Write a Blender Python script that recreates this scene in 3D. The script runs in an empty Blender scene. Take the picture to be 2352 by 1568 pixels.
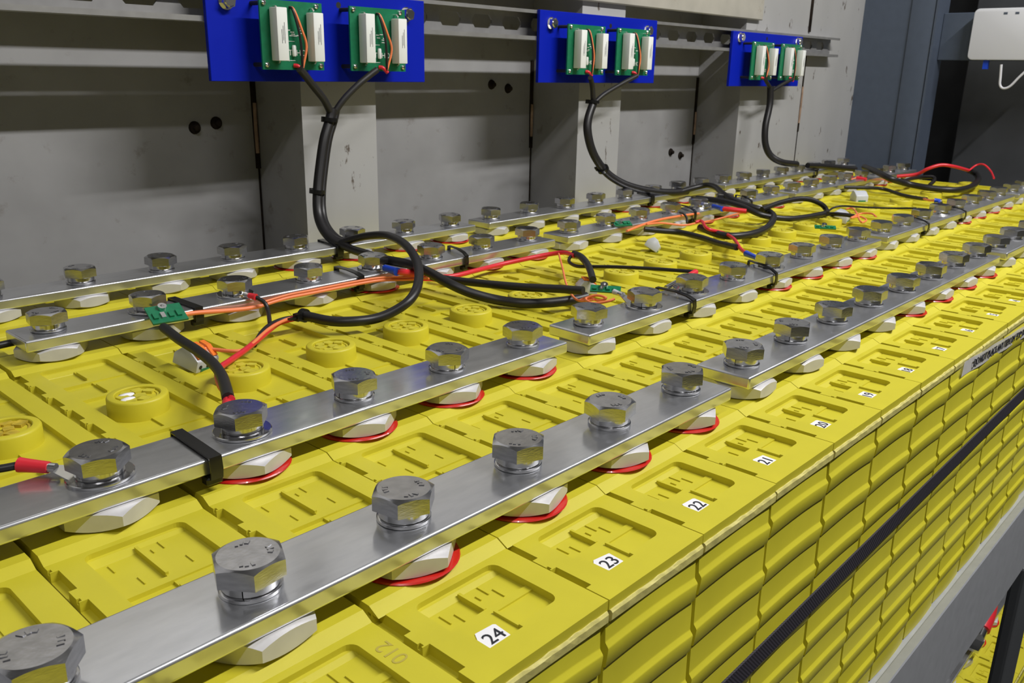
import bpy, bmesh, math, random
from mathutils import Vector, Matrix
R = random.Random(7)
S = 0.07            # one cell pitch in metres; every coordinate below is in pitches

# ------------------------------------------------------------------ camera, world, lamps, exposure
scene = bpy.context.scene
col = scene.collection
cam = bpy.data.cameras.new('camera')
cam.sensor_width = 36.0
cam.lens = 36.0 * 1995.7 / 2352.0
cam.clip_start = 0.01
cam.clip_end = 100
cam.dof.use_dof = True
cam.dof.focus_distance = 0.46
cam.dof.aperture_fstop = 45
cam_ob = bpy.data.objects.new('camera', cam)
cam_ob.location = (-0.9307 * S, -3.5114 * S, 2.3139 * S)
cam_ob.rotation_euler = (1.2676, -0.0190, -0.8245)
col.objects.link(cam_ob)
scene.camera = cam_ob

world = bpy.data.worlds.new('world')
scene.world = world
world.use_nodes = True
world.node_tree.nodes['Background'].inputs[0].default_value = (0.75, 0.8, 0.9, 1)
world.node_tree.nodes['Background'].inputs[1].default_value = 0.003

def tube_lamp(name, x, y, z, lx, ly, power, colour=(1.0, 0.985, 0.965)):
    l = bpy.data.lights.new(name, 'AREA')
    l.shape = 'RECTANGLE'
    l.size, l.size_y = lx * S, ly * S
    l.energy = power
    l.color = colour
    o = bpy.data.objects.new(name, l)
    o.location = (x * S, y * S, z * S)
    d = Vector((0, 10.0, -17.0))
    o.rotation_euler = d.to_track_quat('-Z', 'Y').to_euler()
    col.objects.link(o)
    return o
# fluorescent tubes under the ceiling, along the aisle in front of the rack
tube_lamp('ceiling_tube_light', 15.0, -10.0, 19.0, 15, 0.5, 38.0)
tube_lamp('ceiling_tube_light', 31.0, -10.0, 19.0, 8, 0.5, 6.0)
tube_lamp('ceiling_tube_light', -7.0, -10.0, 19.0, 9, 0.5, 7.0)

vs = scene.view_settings
vs.view_transform = 'Standard'
vs.look = 'None'
vs.gamma = 1.0
vs.use_curve_mapping = False
vs.exposure = -0.2

# ------------------------------------------------------------------ materials
def nod(nt, t, **kw):
    n = nt.nodes.new(t)
    for k, v in kw.items():
        setattr(n, k, v)
    return n

def mat(name, colour, rough=0.5, metal=0.0, var=0.0, vscale=40.0, bump=0.0, bscale=200.0, spec=0.5,
        colour2=None, c2lo=0.55, c2hi=0.7, c2scale=8.0, stretch=None, trans=0.0, coat=0.0, rvar=0.0):
    m = bpy.data.materials.new(name)
    m.use_nodes = True
    nt = m.node_tree
    b = nt.nodes['Principled BSDF']
    b.inputs['Base Color'].default_value = (*colour, 1)
    b.inputs['Roughness'].default_value = rough
    b.inputs['Metallic'].default_value = metal
    b.inputs['Specular IOR Level'].default_value = spec
    b.inputs['Transmission Weight'].default_value = trans
    b.inputs['Coat Weight'].default_value = coat
    tc = nod(nt, 'ShaderNodeTexCoord')
    mp = nod(nt, 'ShaderNodeMapping')
    nt.links.new(tc.outputs['Object'], mp.inputs['Vector'])
    if stretch:
        mp.inputs['Scale'].default_value = stretch
    out = None
    if var > 0 or colour2:
        n = nod(nt, 'ShaderNodeTexNoise')
        n.inputs['Scale'].default_value = vscale
        n.inputs['Detail'].default_value = 5
        nt.links.new(mp.outputs['Vector'], n.inputs['Vector'])
        r = nod(nt, 'ShaderNodeValToRGB')
        r.color_ramp.elements[0].position = 0.3
        r.color_ramp.elements[1].position = 0.7
        r.color_ramp.elements[0].color = (*[c * (1 - var) for c in colour], 1)
        r.color_ramp.elements[1].color = (*[min(1, c * (1 + var)) for c in colour], 1)
        nt.links.new(n.outputs['Fac'], r.inputs['Fac'])
        out = r.outputs['Color']
    if colour2:
        n2 = nod(nt, 'ShaderNodeTexNoise')
        n2.inputs['Scale'].default_value = c2scale
        n2.inputs['Detail'].default_value = 6
        n2.inputs['Roughness'].default_value = 0.65
        nt.links.new(mp.outputs['Vector'], n2.inputs['Vector'])
        r2 = nod(nt, 'ShaderNodeValToRGB')
        r2.color_ramp.elements[0].position = c2lo
        r2.color_ramp.elements[1].position = c2hi
        nt.links.new(n2.outputs['Fac'], r2.inputs['Fac'])
        mx = nod(nt, 'ShaderNodeMix', data_type='RGBA')
        nt.links.new(r2.outputs['Color'], mx.inputs['Factor'])
        nt.links.new(out, mx.inputs['A'])
        mx.inputs['B'].default_value = (*colour2, 1)
        out = mx.outputs['Result']
    if out:
        nt.links.new(out, b.inputs['Base Color'])
    if rvar > 0:
        n3 = nod(nt, 'ShaderNodeTexNoise')
        n3.inputs['Scale'].default_value = vscale * 0.6
        n3.inputs['Detail'].default_value = 6
        nt.links.new(mp.outputs['Vector'], n3.inputs['Vector'])
        mr = nod(nt, 'ShaderNodeMapRange')
        mr.inputs['From Min'].default_value = 0.3
        mr.inputs['From Max'].default_value = 0.7
        mr.inputs['To Min'].default_value = rough - rvar
        mr.inputs['To Max'].default_value = rough + rvar
        nt.links.new(n3.outputs['Fac'], mr.inputs['Value'])
        nt.links.new(mr.outputs['Result'], b.inputs['Roughness'])
    if bump > 0:
        nb = nod(nt, 'ShaderNodeTexNoise')
        nb.inputs['Scale'].default_value = bscale
        nb.inputs['Detail'].default_value = 4
        nt.links.new(mp.outputs['Vector'], nb.inputs['Vector'])
        bp = nod(nt, 'ShaderNodeBump')
        bp.inputs['Strength'].default_value = bump
        bp.inputs['Distance'].default_value = 0.0004
        nt.links.new(nb.outputs['Fac'], bp.inputs['Height'])
        nt.links.new(bp.outputs['Normal'], b.inputs['Normal'])
    return m

M = {}
M['yellow'] = mat('yellow_plastic', (0.585, 0.522, 0.030), 0.5, var=0.05, vscale=30, bump=0.08, bscale=900, spec=0.4)
M['yellow_cap'] = mat('yellow_cap_plastic', (0.60, 0.53, 0.030), 0.45, var=0.04, vscale=60, spec=0.4)
M['yellow_rib'] = mat('yellow_case_plastic', (0.63, 0.57, 0.034), 0.42, var=0.06, vscale=25, bump=0.05, bscale=700, spec=0.45)
M['glue'] = mat('pale_glue_seam', (0.60, 0.54, 0.17), 0.6, var=0.18, vscale=180, bump=0.5, bscale=300)
M['vent'] = mat('vent_insert', (0.60, 0.53, 0.04), 0.5, var=0.1, vscale=160)
M['vent_rust'] = mat('rusty_vent_insert', (0.55, 0.40, 0.03), 0.6, var=0.35, vscale=140)
M['bar'] = mat('zinc_plated_bar', (0.76, 0.77, 0.80), 0.17, 1.0, var=0.05, vscale=60, bump=0.03, bscale=260,
               stretch=(1, 4, 1), rvar=0.05)
M['bolt'] = mat('zinc_plated_bolt', (0.52, 0.52, 0.54), 0.2, 1.0, var=0.12, vscale=220, bump=0.12, bscale=500, stretch=(1, 1, 4))
M['washer'] = mat('spring_washer_steel', (0.62, 0.62, 0.63), 0.16, 1.0)
M['nut'] = mat('aluminium_terminal', (0.60, 0.59, 0.595), 0.42, 0.3, var=0.06, vscale=90)
M['redwasher'] = mat('red_plastic_disc', (0.75, 0.025, 0.018), 0.25, trans=0.25, coat=0.3)
M['white_label'] = mat('white_paper', (0.88, 0.87, 0.90), 0.5)
M['ink'] = mat('black_ink', (0.015, 0.016, 0.025), 0.6)
M['faded_ink'] = mat('faded_ink', (0.46, 0.38, 0.06), 0.6)
M['wall'] = mat('painted_steel_wall', (0.285, 0.283, 0.29), 0.55, var=0.08, vscale=18, colour2=(0.13, 0.11, 0.09), c2lo=0.60, c2hi=0.80,
                c2scale=30, bump=0.1, bscale=60)
M['wall_col'] = mat('painted_steel_ridge', (0.37, 0.368, 0.365), 0.5, var=0.06, vscale=12, colour2=(0.10, 0.08, 0.065), c2lo=0.64, c2hi=0.68,
                    c2scale=48, stretch=(1, 1, 0.5))
M['rust'] = mat('rust_stain', (0.018, 0.013, 0.010), 0.85, var=0.5, vscale=60, spec=0.1)
M['weld'] = mat('weld_bead', (0.30, 0.20, 0.14), 0.6, var=0.3, vscale=90)
M['beige'] = mat('beige_beam_paint', (0.40, 0.38, 0.33), 0.55, var=0.1, vscale=20, colour2=(0.20, 0.12, 0.06), c2lo=0.62, c2hi=0.75, c2scale=14)
M['strut'] = mat('galvanised_strut', (0.36, 0.355, 0.35), 0.42, 0.6, var=0.1, vscale=50)
M['blue'] = mat('blue_panel_paint', (0.003, 0.014, 0.40), 0.45, spec=0.15)
M['pcb'] = mat('green_circuit_board', (0.008, 0.17, 0.075), 0.38, var=0.12, vscale=220, spec=0.5)
M['ceramic'] = mat('white_ceramic', (0.78, 0.80, 0.78), 0.55)
M['chrome'] = mat('bright_screw', (0.8, 0.8, 0.8), 0.2, 1.0)
M['blackrub'] = mat('black_cable_jacket', (0.012, 0.011, 0.012), 0.42, spec=0.5)
M['blackmat'] = mat('black_heat_shrink', (0.014, 0.013, 0.013), 0.5)
M['tie'] = mat('black_nylon_tie', (0.008, 0.008, 0.008), 0.25)
M['red'] = mat('red_wire_jacket', (0.70, 0.025, 0.04), 0.35)
M['orange'] = mat('orange_wire_jacket', (0.90, 0.24, 0.09), 0.4)
M['bluelug'] = mat('blue_lug_sleeve', (0.01, 0.06, 0.55), 0.3)
M['connector'] = mat('grey_connector_plastic', (0.55, 0.57, 0.62), 0.3)
M['lever'] = mat('orange_lever_plastic', (0.85, 0.20, 0.02), 0.4)
M['post'] = mat('blue_grey_powder_coat', (0.075, 0.095, 0.135), 0.45, var=0.05, vscale=60)
M['dark'] = mat('dark_grey_cabinet', (0.06, 0.063, 0.07), 0.5, var=0.1, vscale=20)
M['darker'] = mat('dark_panel', (0.012, 0.012, 0.013), 0.6)
M['router'] = mat('white_router_plastic', (0.72, 0.73, 0.78), 0.35)
M['white_cable'] = mat('white_cable_jacket', (0.7, 0.7, 0.74), 0.4)
M['rail'] = mat('grey_painted_rail', (0.34, 0.35, 0.37), 0.4, var=0.06, vscale=80, bump=0.05)
M['dark_rail'] = mat('dark_grey_rail', (0.07, 0.075, 0.08), 0.45)
M['ceiling'] = mat('ceiling_paint', (0.13, 0.13, 0.133), 0.6, var=0.08, vscale=6)
M['reflector'] = mat('pale_reflector', (0.62, 0.62, 0.63), 0.5, var=0.06, vscale=6)
M['floor'] = mat('floor_paint', (0.10, 0.10, 0.10), 0.6, var=0.2, vscale=8)
M['strap'] = mat('black_woven_strap', (0.028, 0.024, 0.034), 0.6)
def weave(m):
    nt = m.node_tree
    tc = nod(nt, 'ShaderNodeTexCoord')
    w = nod(nt, 'ShaderNodeTexWave')
    w.bands_direction = 'DIAGONAL'
    w.inputs['Scale'].default_value = 260
    nt.links.new(tc.outputs['Object'], w.inputs['Vector'])
    bp = nod(nt, 'ShaderNodeBump')
    bp.inputs['Strength'].default_value = 0.25
    bp.inputs['Distance'].default_value = 0.0008
    nt.links.new(w.outputs['Fac'], bp.inputs['Height'])
    nt.links.new(bp.outputs['Normal'], nt.nodes['Principled BSDF'].inputs['Normal'])
weave(M['strap'])

def satin(m, rough2, fac):
    """zinc plating: a sharp reflection over a wider, duller one from the crystalline surface"""
    nt = m.node_tree
    a = nt.nodes['Principled BSDF']
    b2 = nod(nt, 'ShaderNodeBsdfPrincipled')
    for k in ('Base Color', 'Metallic'):
        s = a.inputs[k]
        b2.inputs[k].default_value = s.default_value
        if s.links: nt.links.new(s.links[0].from_socket, b2.inputs[k])
    b2.inputs['Roughness'].default_value = rough2
    mx = nod(nt, 'ShaderNodeMixShader')
    mx.inputs[0].default_value = fac
    nt.links.new(a.outputs[0], mx.inputs[1])
    nt.links.new(b2.outputs[0], mx.inputs[2])
    nt.links.new(mx.outputs[0], nt.nodes['Material Output'].inputs['Surface'])
M['bar'].node_tree.nodes['Principled BSDF'].inputs['Base Color'].default_value = (0.74, 0.75, 0.78, 1)
satin(M['bar'], 0.5, 0.36)
satin(M['bolt'], 0.45, 0.06)

# ------------------------------------------------------------------ mesh helpers (pitch units in, metres out)
class MB:
    def __init__(self):
        self.bm = bmesh.new()
    def poly(self, pts):
        vs = [self.bm.verts.new(p) for p in pts]
        return self.bm.faces.new(vs)
    def box(self, x0, x1, y0, y1, z0, z1):
        v = [self.bm.verts.new(p) for p in ((x0,y0,z0),(x1,y0,z0),(x1,y1,z0),(x0,y1,z0),(x0,y0,z1),(x1,y0,z1),(x1,y1,z1),(x0,y1,z1))]
        for f in ((0,3,2,1),(4,5,6,7),(0,1,5,4),(1,2,6,5),(2,3,7,6),(3,0,4,7)):
            self.bm.faces.new([v[i] for i in f])
        return v
    def prism(self, pts, axis, a, b):
        """extrude a closed 2-D outline along an axis from a to b; pts are the other two coordinates in order"""
        def mk(p, t):
            if axis == 0: return (t, p[0], p[1])
            if axis == 1: return (p[0], t, p[1])
            return (p[0], p[1], t)
        n = len(pts)
        A = [self.bm.verts.new(mk(p, a)) for p in pts]
        B = [self.bm.verts.new(mk(p, b)) for p in pts]
        self.bm.faces.new(A)
        self.bm.faces.new(B[::-1])
        for i in range(n):
            j = (i + 1) % n
            self.bm.faces.new((A[i], B[i], B[j], A[j]))
    def lathe(self, prof, c=(0, 0, 0), n=28, axis=2, cap=True):
        rings = []
        for r, h in prof:
            ring = []
            for i in range(n):
                a = 2 * math.pi * i / n
                p = (r * math.cos(a), r * math.sin(a), h)
                if axis == 1: p = (p[0], p[2], p[1])
                if axis == 0: p = (p[2], p[0], p[1])
                ring.append(self.bm.verts.new((c[0] + p[0], c[1] + p[1], c[2] + p[2])))
            rings.append(ring)
        for a, b in zip(rings, rings[1:]):
            for i in range(n):
                j = (i + 1) % n
                self.bm.faces.new((a[i], a[j], b[j], b[i]))
        if cap:
            self.bm.faces.new(rings[0][::-1])
            self.bm.faces.new(rings[-1])
    def tube(self, pts, r, n=10, r2=None, sub=6):
        P = smooth_path(pts, sub)
        rings = []
        T0 = (P[1] - P[0]).normalized()
        N = T0.orthogonal().normalized()
        L = len(P)
        for i, p in enumerate(P):
            T = (P[min(i + 1, L - 1)] - P[max(i - 1, 0)]).normalized()
            N = (N - T * N.dot(T)).normalized()
            B = T.cross(N)
            rr = r if r2 is None else r + (r2 - r) * i / (L - 1)
            rings.append([self.bm.verts.new(p + (N * math.cos(2 * math.pi * k / n) + B * math.sin(2 * math.pi * k / n)) * rr) for k in range(n)])
        for a, b in zip(rings, rings[1:]):
            for k in range(n):
                j = (k + 1) % n
                self.bm.faces.new((a[k], a[j], b[j], b[k]))
        self.bm.faces.new(rings[0][::-1])
        self.bm.faces.new(rings[-1])
    def bevel(self, w, seg=2, angle=30):
        bmesh.ops.recalc_face_normals(self.bm, faces=self.bm.faces[:])
        es = [e for e in self.bm.edges if len(e.link_faces) == 2 and e.calc_face_angle(0) > math.radians(angle)]
        bmesh.ops.bevel(self.bm, geom=es, offset=w, segments=seg, profile=0.5, affect='EDGES', clamp_overlap=True)
    def mesh(self, name, m, smooth=None, recalc=True):
        if recalc:
            bmesh.ops.recalc_face_normals(self.bm, faces=self.bm.faces[:])
        me = bpy.data.meshes.new(name)
        bmesh.ops.scale(self.bm, vec=(S, S, S), verts=self.bm.verts[:])
        if smooth is not None:
            for f in self.bm.faces: f.smooth = True
            for e in self.bm.edges:
                if len(e.link_faces) == 2 and e.calc_face_angle(0) > math.radians(smooth): e.smooth = False
        self.bm.to_mesh(me)
        self.bm.free()
        me.materials.append(m)
        return me

def smooth_path(pts, sub=6):
    p = [Vector(q) for q in pts]
    if len(p) == 2:
        return [p[0].lerp(p[1], t / 2) for t in range(3)]
    out = []
    q = [p[0] * 2 - p[1]] + p + [p[-1] * 2 - p[-2]]
    for i in range(1, len(q) - 2):
        a, b, c, d = q[i - 1], q[i], q[i + 1], q[i + 2]
        for k in range(sub):
            t = k / sub
            out.append(0.5 * ((2 * b) + (c - a) * t + (2 * a - 5 * b + 4 * c - d) * t * t + (3 * b - a - 3 * c + d) * t ** 3))
    out.append(p[-1])
    return out

def ob(name, me, parent=None, loc=(0, 0, 0), rot=None):
    o = bpy.data.objects.new(name, me)
    col.objects.link(o)
    o.location = tuple(c * S for c in loc)
    if rot: o.rotation_euler = rot
    if parent: o.parent = parent
    return o
def tag(o, label, cat, group=None):
    o['label'] = label
    o['category'] = cat
    if group: o['group'] = group
    return o
def thing(name, label, cat, loc=(0, 0, 0), group=None, rot=None):
    return tag(ob(name, None, None, loc, rot), label, cat, group)
def struct(name, me, loc=(0, 0, 0)):
    o = ob(name, me, None, loc)
    o['kind'] = 'structure'
    return o

_text_cache = {}
def text_mesh(txt, size, m, depth=0.002):
    """flat lettering in the XY plane, centred, in pitch units"""
    key = (txt, size, m.name)
    if key in _text_cache: return _text_cache[key]
    cu = bpy.data.curves.new('lettering', 'FONT')
    cu.body = txt
    cu.size = size * S
    cu.align_x = 'CENTER'
    cu.align_y = 'CENTER'
    cu.extrude = depth * S
    cu.resolution_u = 3
    o = bpy.data.objects.new('lettering', cu)
    col.objects.link(o)
    dg = bpy.context.evaluated_depsgraph_get()
    me = bpy.data.meshes.new_from_object(o.evaluated_get(dg))
    me.name = 'lettering'
    me.materials.clear()
    me.materials.append(m)
    bpy.data.objects.remove(o)
    _text_cache[key] = me
    return me

def hexa(r, rot=0.0, n=6):
    return [(r * math.cos(rot + 2 * math.pi * i / n), r * math.sin(rot + 2 * math.pi * i / n)) for i in range(n)]

def hex_head(mb, af, z0, z1, chamfer_top=True, chamfer_bot=False, c=(0, 0)):
    """hexagon with the real conical chamfer: side height varies between corner and flat"""
    n = 48
    rc = af / math.sqrt(3)
    ri = af / 2
    slope = math.tan(math.radians(28))
    rows = []
    def hexr(a):
        a = (a % (math.pi / 3)) - math.pi / 6
        return ri / math.cos(a)
    top_r = ri * 0.93
    side_top, side_bot = [], []
    for i in range(n):
        a = 2 * math.pi * i / n
        r = hexr(a)
        zt = z1 - (r - top_r) * slope if chamfer_top else z1
        zb = z0 + (r - top_r) * slope if chamfer_bot else z0
        ca, sa = math.cos(a), math.sin(a)
        side_top.append(mb.bm.verts.new((c[0] + r * ca, c[1] + r * sa, zt)))
        side_bot.append(mb.bm.verts.new((c[0] + r * ca, c[1] + r * sa, zb)))
    tr = [mb.bm.verts.new((c[0] + top_r * math.cos(2*math.pi*i/n), c[1] + top_r * math.sin(2*math.pi*i/n), z1)) for i in range(n)]
    br = [mb.bm.verts.new((c[0] + top_r * math.cos(2*math.pi*i/n), c[1] + top_r * math.sin(2*math.pi*i/n), z0)) for i in range(n)]
    for i in range(n):
        j = (i + 1) % n
        mb.bm.faces.new((side_bot[i], side_bot[j], side_top[j], side_top[i]))
        mb.bm.faces.new((side_top[i], side_top[j], tr[j], tr[i]))
        mb.bm.faces.new((br[i], br[j], side_bot[j], side_bot[i]))
    mb.bm.faces.new(tr)
    mb.bm.faces.new(br[::-1])

# ------------------------------------------------------------------ heights
ZBAR = -0.19        # top of the busbars
ZBARB = -0.305      # underside of the busbars
ZPL = -0.44         # plateau that carries a terminal
ZTOP = -0.48        # top of the cell lids
ZBOT = -3.9         # underside of the cells
ROW = (0.0, 1.763, 5.286, 7.028)
Y0, Y1 = -1.11, 8.14
YC = 3.515
HW = 0.4955          # half width of a lid

# ------------------------------------------------------------------ the setting
CX = [(0.20, 1.64), (7.00, 8.44), (13.80, 15.28), (20.58, 33.0)]   # ridges of the corrugated steel wall
def build_setting():
    # corrugated back wall: an outline in plan, extruded upwards
    pts = [(-20.0, 9.5)]
    for a, b in [(-6.6, -5.16)] + CX:
        pts += [(a, 9.5), (a, 8.2), (b, 8.2)]
        if b < 30: pts += [(b, 9.5)]
    mb = MB()
    for (x0, y0), (x1, y1) in zip(pts, pts[1:]):
        if y0 == y1 == 8.2:
            continue
        mb.poly([(x0, y0, -20.0), (x1, y1, -20.0), (x1, y1, 20.0), (x0, y0, 20.0)])
    struct('wall_back', mb.mesh('wall_back', M['wall'], recalc=False))
    w = bpy.data.objects['wall_back']
    for a, b in [(-6.6, -5.16)] + CX:
        mb = MB()
        mb.poly([(a, 8.2, -20.0), (b, 8.2, -20.0), (b, 8.2, 20.0), (a, 8.2, 20.0)])
        ob('wall_ridge', mb.mesh('wall_ridge', M['wall_col'], recalc=False), w)
    # weld beads in the corners of the ridges, with rust around them
    for x, y, z0, z1 in ((6.96, 9.46, 0.92, 1.72), (13.76, 9.46, 0.92, 1.6), (20.54, 9.46, 0.7, 1.3), (24.22, 8.18, 0.97, 2.0)):
        mb = MB()
        mb.tube([(x, y, z0), (x - 0.01, y - 0.01, (z0 + z1) / 2), (x, y, z1)], 0.03, 8)
        bead = ob('weld_bead', mb.mesh('weld_bead', M['weld'], 40), w)
        mb = MB()
        mb.tube([(x + 0.02, y + 0.035, z0 - 0.25), (x + 0.02, y + 0.035, z0), (x + 0.01, y + 0.04, z1), (x + 0.01, y + 0.04, z1 + 0.9)], 0.05, 8)
        ob('rust_stain', mb.mesh('rust_stain', M['rust'], 40), w)
    for x, y, z in ((6.985, 9.49, 0.7), (13.785, 9.49, 0.7), (20.565, 9.49, 0.5)):
        mb = MB(); mb.tube([(x, y, -4.0), (x, y, z)], 0.018, 6)
        ob('rust_line', mb.mesh('rust_line', M['rust']), w)
    mb = MB()
    mb.tube([(24.23, 8.2, -3), (24.23, 8.2, 1.0)], 0.02, 6)
    mb.tube([(24.23, 8.2, 3.5), (24.23, 8.2, 4.6)], 0.06, 6)
    ob('rust_stain', mb.mesh('rust_stain', M['rust'], 40), w)
    # pairs of rusty bolt stubs through the wall
    for x, z in ((5.91, 1.36), (6.28, 1.42), (12.52, 2.01), (13.02, 1.93), (19.47, 0.28), (19.96, 0.165)):
        mb = MB()
        mb.lathe([(0.10, 9.5), (0.09, 9.47), (0.05, 9.46), (0.045, 9.4), (0.03, 9.39)], (x, 0, z), 14, axis=1)
        ob('bolt_stub', mb.mesh('bolt_stub', M['rust'], 40), w)
    mb = MB(); mb.box(-14, 6.2, 8.12, 8.199, 5.56, 19.9)  # unseen pale board, added above the view to brighten reflections in the near busbars
    ob('wall_reflector', mb.mesh('wall_reflector', M['reflector']), w)
    # other surfaces of the container
    mb = MB(); mb.poly([(-14, -20, 20.0), (-14, 10, 20.0), (36, 10, 20.0), (36, -20, 20.0)])
    struct('ceiling', mb.mesh('ceiling', M['ceiling'], recalc=False))
    mb = MB(); mb.poly([(-14, -20, -20.0), (36, -20, -20.0), (36, 10, -20.0), (-14, 10, -20.0)])
    struct('floor', mb.mesh('floor', M['floor'], recalc=False))
    mb = MB(); mb.poly([(-14, -20, -20.0), (-14, -20, 20.0), (36, -20, 20.0), (36, -20, -20.0)])
    struct('wall_front', mb.mesh('wall_front', M['ceiling'], recalc=False))
    mb = MB(); mb.poly([(-14, -20, -20.0), (-14, 10, -20.0), (-14, 10, 20.0), (-14, -20, 20.0)])
    struct('wall_left', mb.mesh('wall_left', M['ceiling'], recalc=False))
    mb = MB(); mb.poly([(33, -20, -20.0), (33, -20, 20.0), (33, 10, 20.0), (33, 10, -20.0)])
    struct('wall_right', mb.mesh('wall_right', M['dark'], recalc=False))
build_setting()

# ------------------------------------------------------------------ battery cells
KS = list(range(-1, 26))                  # cells in the upper row; sticker number = 26 - k for k >= 2
def cell_x(k):
    return k + 0.03 - (0.035 if k < 2 else 0.0) - (0.03 if k < 1 else 0.0)
RED = {0: set(list(range(2, 6)) + list(range(10, 14)) + list(range(18, 22)))}
RED[1] = RED[0]
RED[2] = set(list(range(6, 10)) + list(range(14, 18)) + list(range(22, 26)))
RED[3] = RED[2]

def lid_mesh():
    rects = []
    floor = -0.548
    def recess(y0, y1, bands, mid=False):
        rects.append((-0.305, 0.325, y0, y1, floor))
        rects.append((-0.01, 0.325, y0 + 0.02, y1 - 0.06, floor + 0.018))     # right-hand plates stand a little higher
        for b0, b1 in bands:
            rects.append((-0.305, 0.325, b0, b1, floor + 0.03))
    def ticks(y0, y1, full=True):
        # fine moulded steps and a thin rib on the floor of the recess
        rects.append((-0.013, 0.006, y0 + 0.015, y1 - 0.05, floor + 0.036))
        L = min(0.095, (y1 - y0) * 0.36)
        yb, ya = y1 - 0.10 - L, y0 + 0.035
        for u, yy, z in ((-0.20, yb, 0.0), (0.12, yb + 0.03, 0.018), (0.17, ya, 0.018), (-0.13, ya, 0.0), (0.05, yb + 0.02, 0.018)):
            k = 0.5 if u == 0.05 else 1.0
            rects.append((u, u + 0.007, yy, yy + L * k, floor + z + 0.009))
    for s in (0, 1):
        f = (lambda y: y) if s == 0 else (lambda y: 2 * YC - y)
        def rng(a, b):
            a, b = f(a), f(b)
            return (min(a, b), max(a, b))
        y0, y1 = rng(-0.90, -0.385)
        recess(y0, y1, [rng(-0.70, -0.645)])
        if s == 0:
            ticks(-0.66, -0.385)
            rects.append((-0.305, -0.26, -0.93, -0.70, ZTOP))
            rects.append((-0.26, -0.01, -0.93, -0.70, -0.505))
            rects.append((-0.013, 0.006, -0.90, -0.715, -0.487))
        y0, y1 = rng(0.40, 1.385)
        recess(y0, y1, [rng(0.84, 0.90)])
        if s == 0: ticks(0.92, 1.385); ticks(0.40, 0.82)
    recess(2.11, 4.925, [(2.50, 2.56), (2.95, 3.01), (4.02, 4.08), (4.45, 4.51)])
    for y0 in (2.2, 2.62, 4.12, 4.56):
        rects.append((-0.01, 0.002, y0, y0 + 0.24, floor + 0.035))
    # interlocking slots along the edges
    y = -0.945
    while y < 7.9:
        if all(abs(y + 0.13 - t) > 0.36 for t in ROW):
            rects.append((-HW, -0.448, y, y + 0.26, ZTOP - 0.065))
            pass
            rects.append((-HW, -0.478, y + 0.27, y + 0.30, ZTOP - 0.03))
        y += 0.4047
    us = sorted({-HW, HW} | {round(r[0], 4) for r in rects} | {round(r[1], 4) for r in rects})
    ys = sorted({Y0, Y1} | {round(r[2], 4) for r in rects} | {round(r[3], 4) for r in rects})
    H = [[ZTOP] * (len(ys) - 1) for _ in range(len(us) - 1)]
    for u0, u1, a, b, z in rects:
        for i in range(len(us) - 1):
            if us[i] >= u0 - 1e-5 and us[i + 1] <= u1 + 1e-5:
                for j in range(len(ys) - 1):
                    if ys[j] >= a - 1e-5 and ys[j + 1] <= b + 1e-5: H[i][j] = z
    mb = MB()
    zs = ZTOP - 0.068
    for i in range(len(us) - 1):
        for j in range(len(ys) - 1):
            z = H[i][j]
            a, b, c, d = us[i], us[i + 1], ys[j], ys[j + 1]
            mb.poly([(a, c, z), (b, c, z), (b, d, z), (a, d, z)])
            zr = H[i + 1][j] if i < len(us) - 2 else zs
            if abs(zr - z) > 1e-6:
                q = [(b, c, zr), (b, d, zr), (b, d, z), (b, c, z)]
                mb.poly(q if zr < z else q[::-1])
            zu = H[i][j + 1] if j < len(ys) - 2 else zs
            if abs(zu - z) > 1e-6:
                q = [(b, d, zu), (a, d, zu), (a, d, z), (b, d, z)]
                mb.poly(q if zu < z else q[::-1])
            if i == 0: mb.poly([(a, d, zs), (a, c, zs), (a, c, z), (a, d, z)])
            if j == 0: mb.poly([(a, c, zs), (b, c, zs), (b, c, z), (a, c, z)])
    bmesh.ops.remove_doubles(mb.bm, verts=mb.bm.verts[:], dist=1e-5)
    # concave corner fillets and the sloped foot of the far wall of each recess
    for y0, y1 in ((-0.90, -0.385), (0.40, 1.385), (2.11, 4.925), (5.645, 6.63), (7.415, 7.93)):
        r = 0.06
        for su, ux, sy, yx in ((-1, -0.305, -1, y0), (-1, -0.305, 1, y1), (1, 0.325, -1, y0), (1, 0.325, 1, y1)):
            if True:
                if su < 0 and sy < 0 and y0 == -0.90: continue
                cx, cy = ux - su * r, yx - sy * r
                arc = [(cx + su * r * math.cos(t), cy + sy * r * math.sin(t)) for t in [math.pi / 2 * q / 5 for q in range(6)]]
                mb.prism([(ux, yx)] + arc, 2, floor, ZTOP)
        mb.prism([(y1, floor - 0.002), (y1 - 0.075, floor - 0.002), (y1 - 0.07, floor + 0.006), (y1 - 0.02, floor + 0.03), (y1, floor + 0.033)], 0, -0.305, 0.325)
    # raised plateaus that carry the terminals
    for t in ROW:
        mb.prism([(t - 0.335, ZTOP - 0.002), (t - 0.33, ZTOP + 0.001), (t - 0.255, ZPL), (t + 0.255, ZPL), (t + 0.33, ZTOP + 0.001), (t + 0.335, ZTOP - 0.002)], 0, -HW, HW)
    return mb.mesh('lid', M['yellow'], recalc=False)

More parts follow.
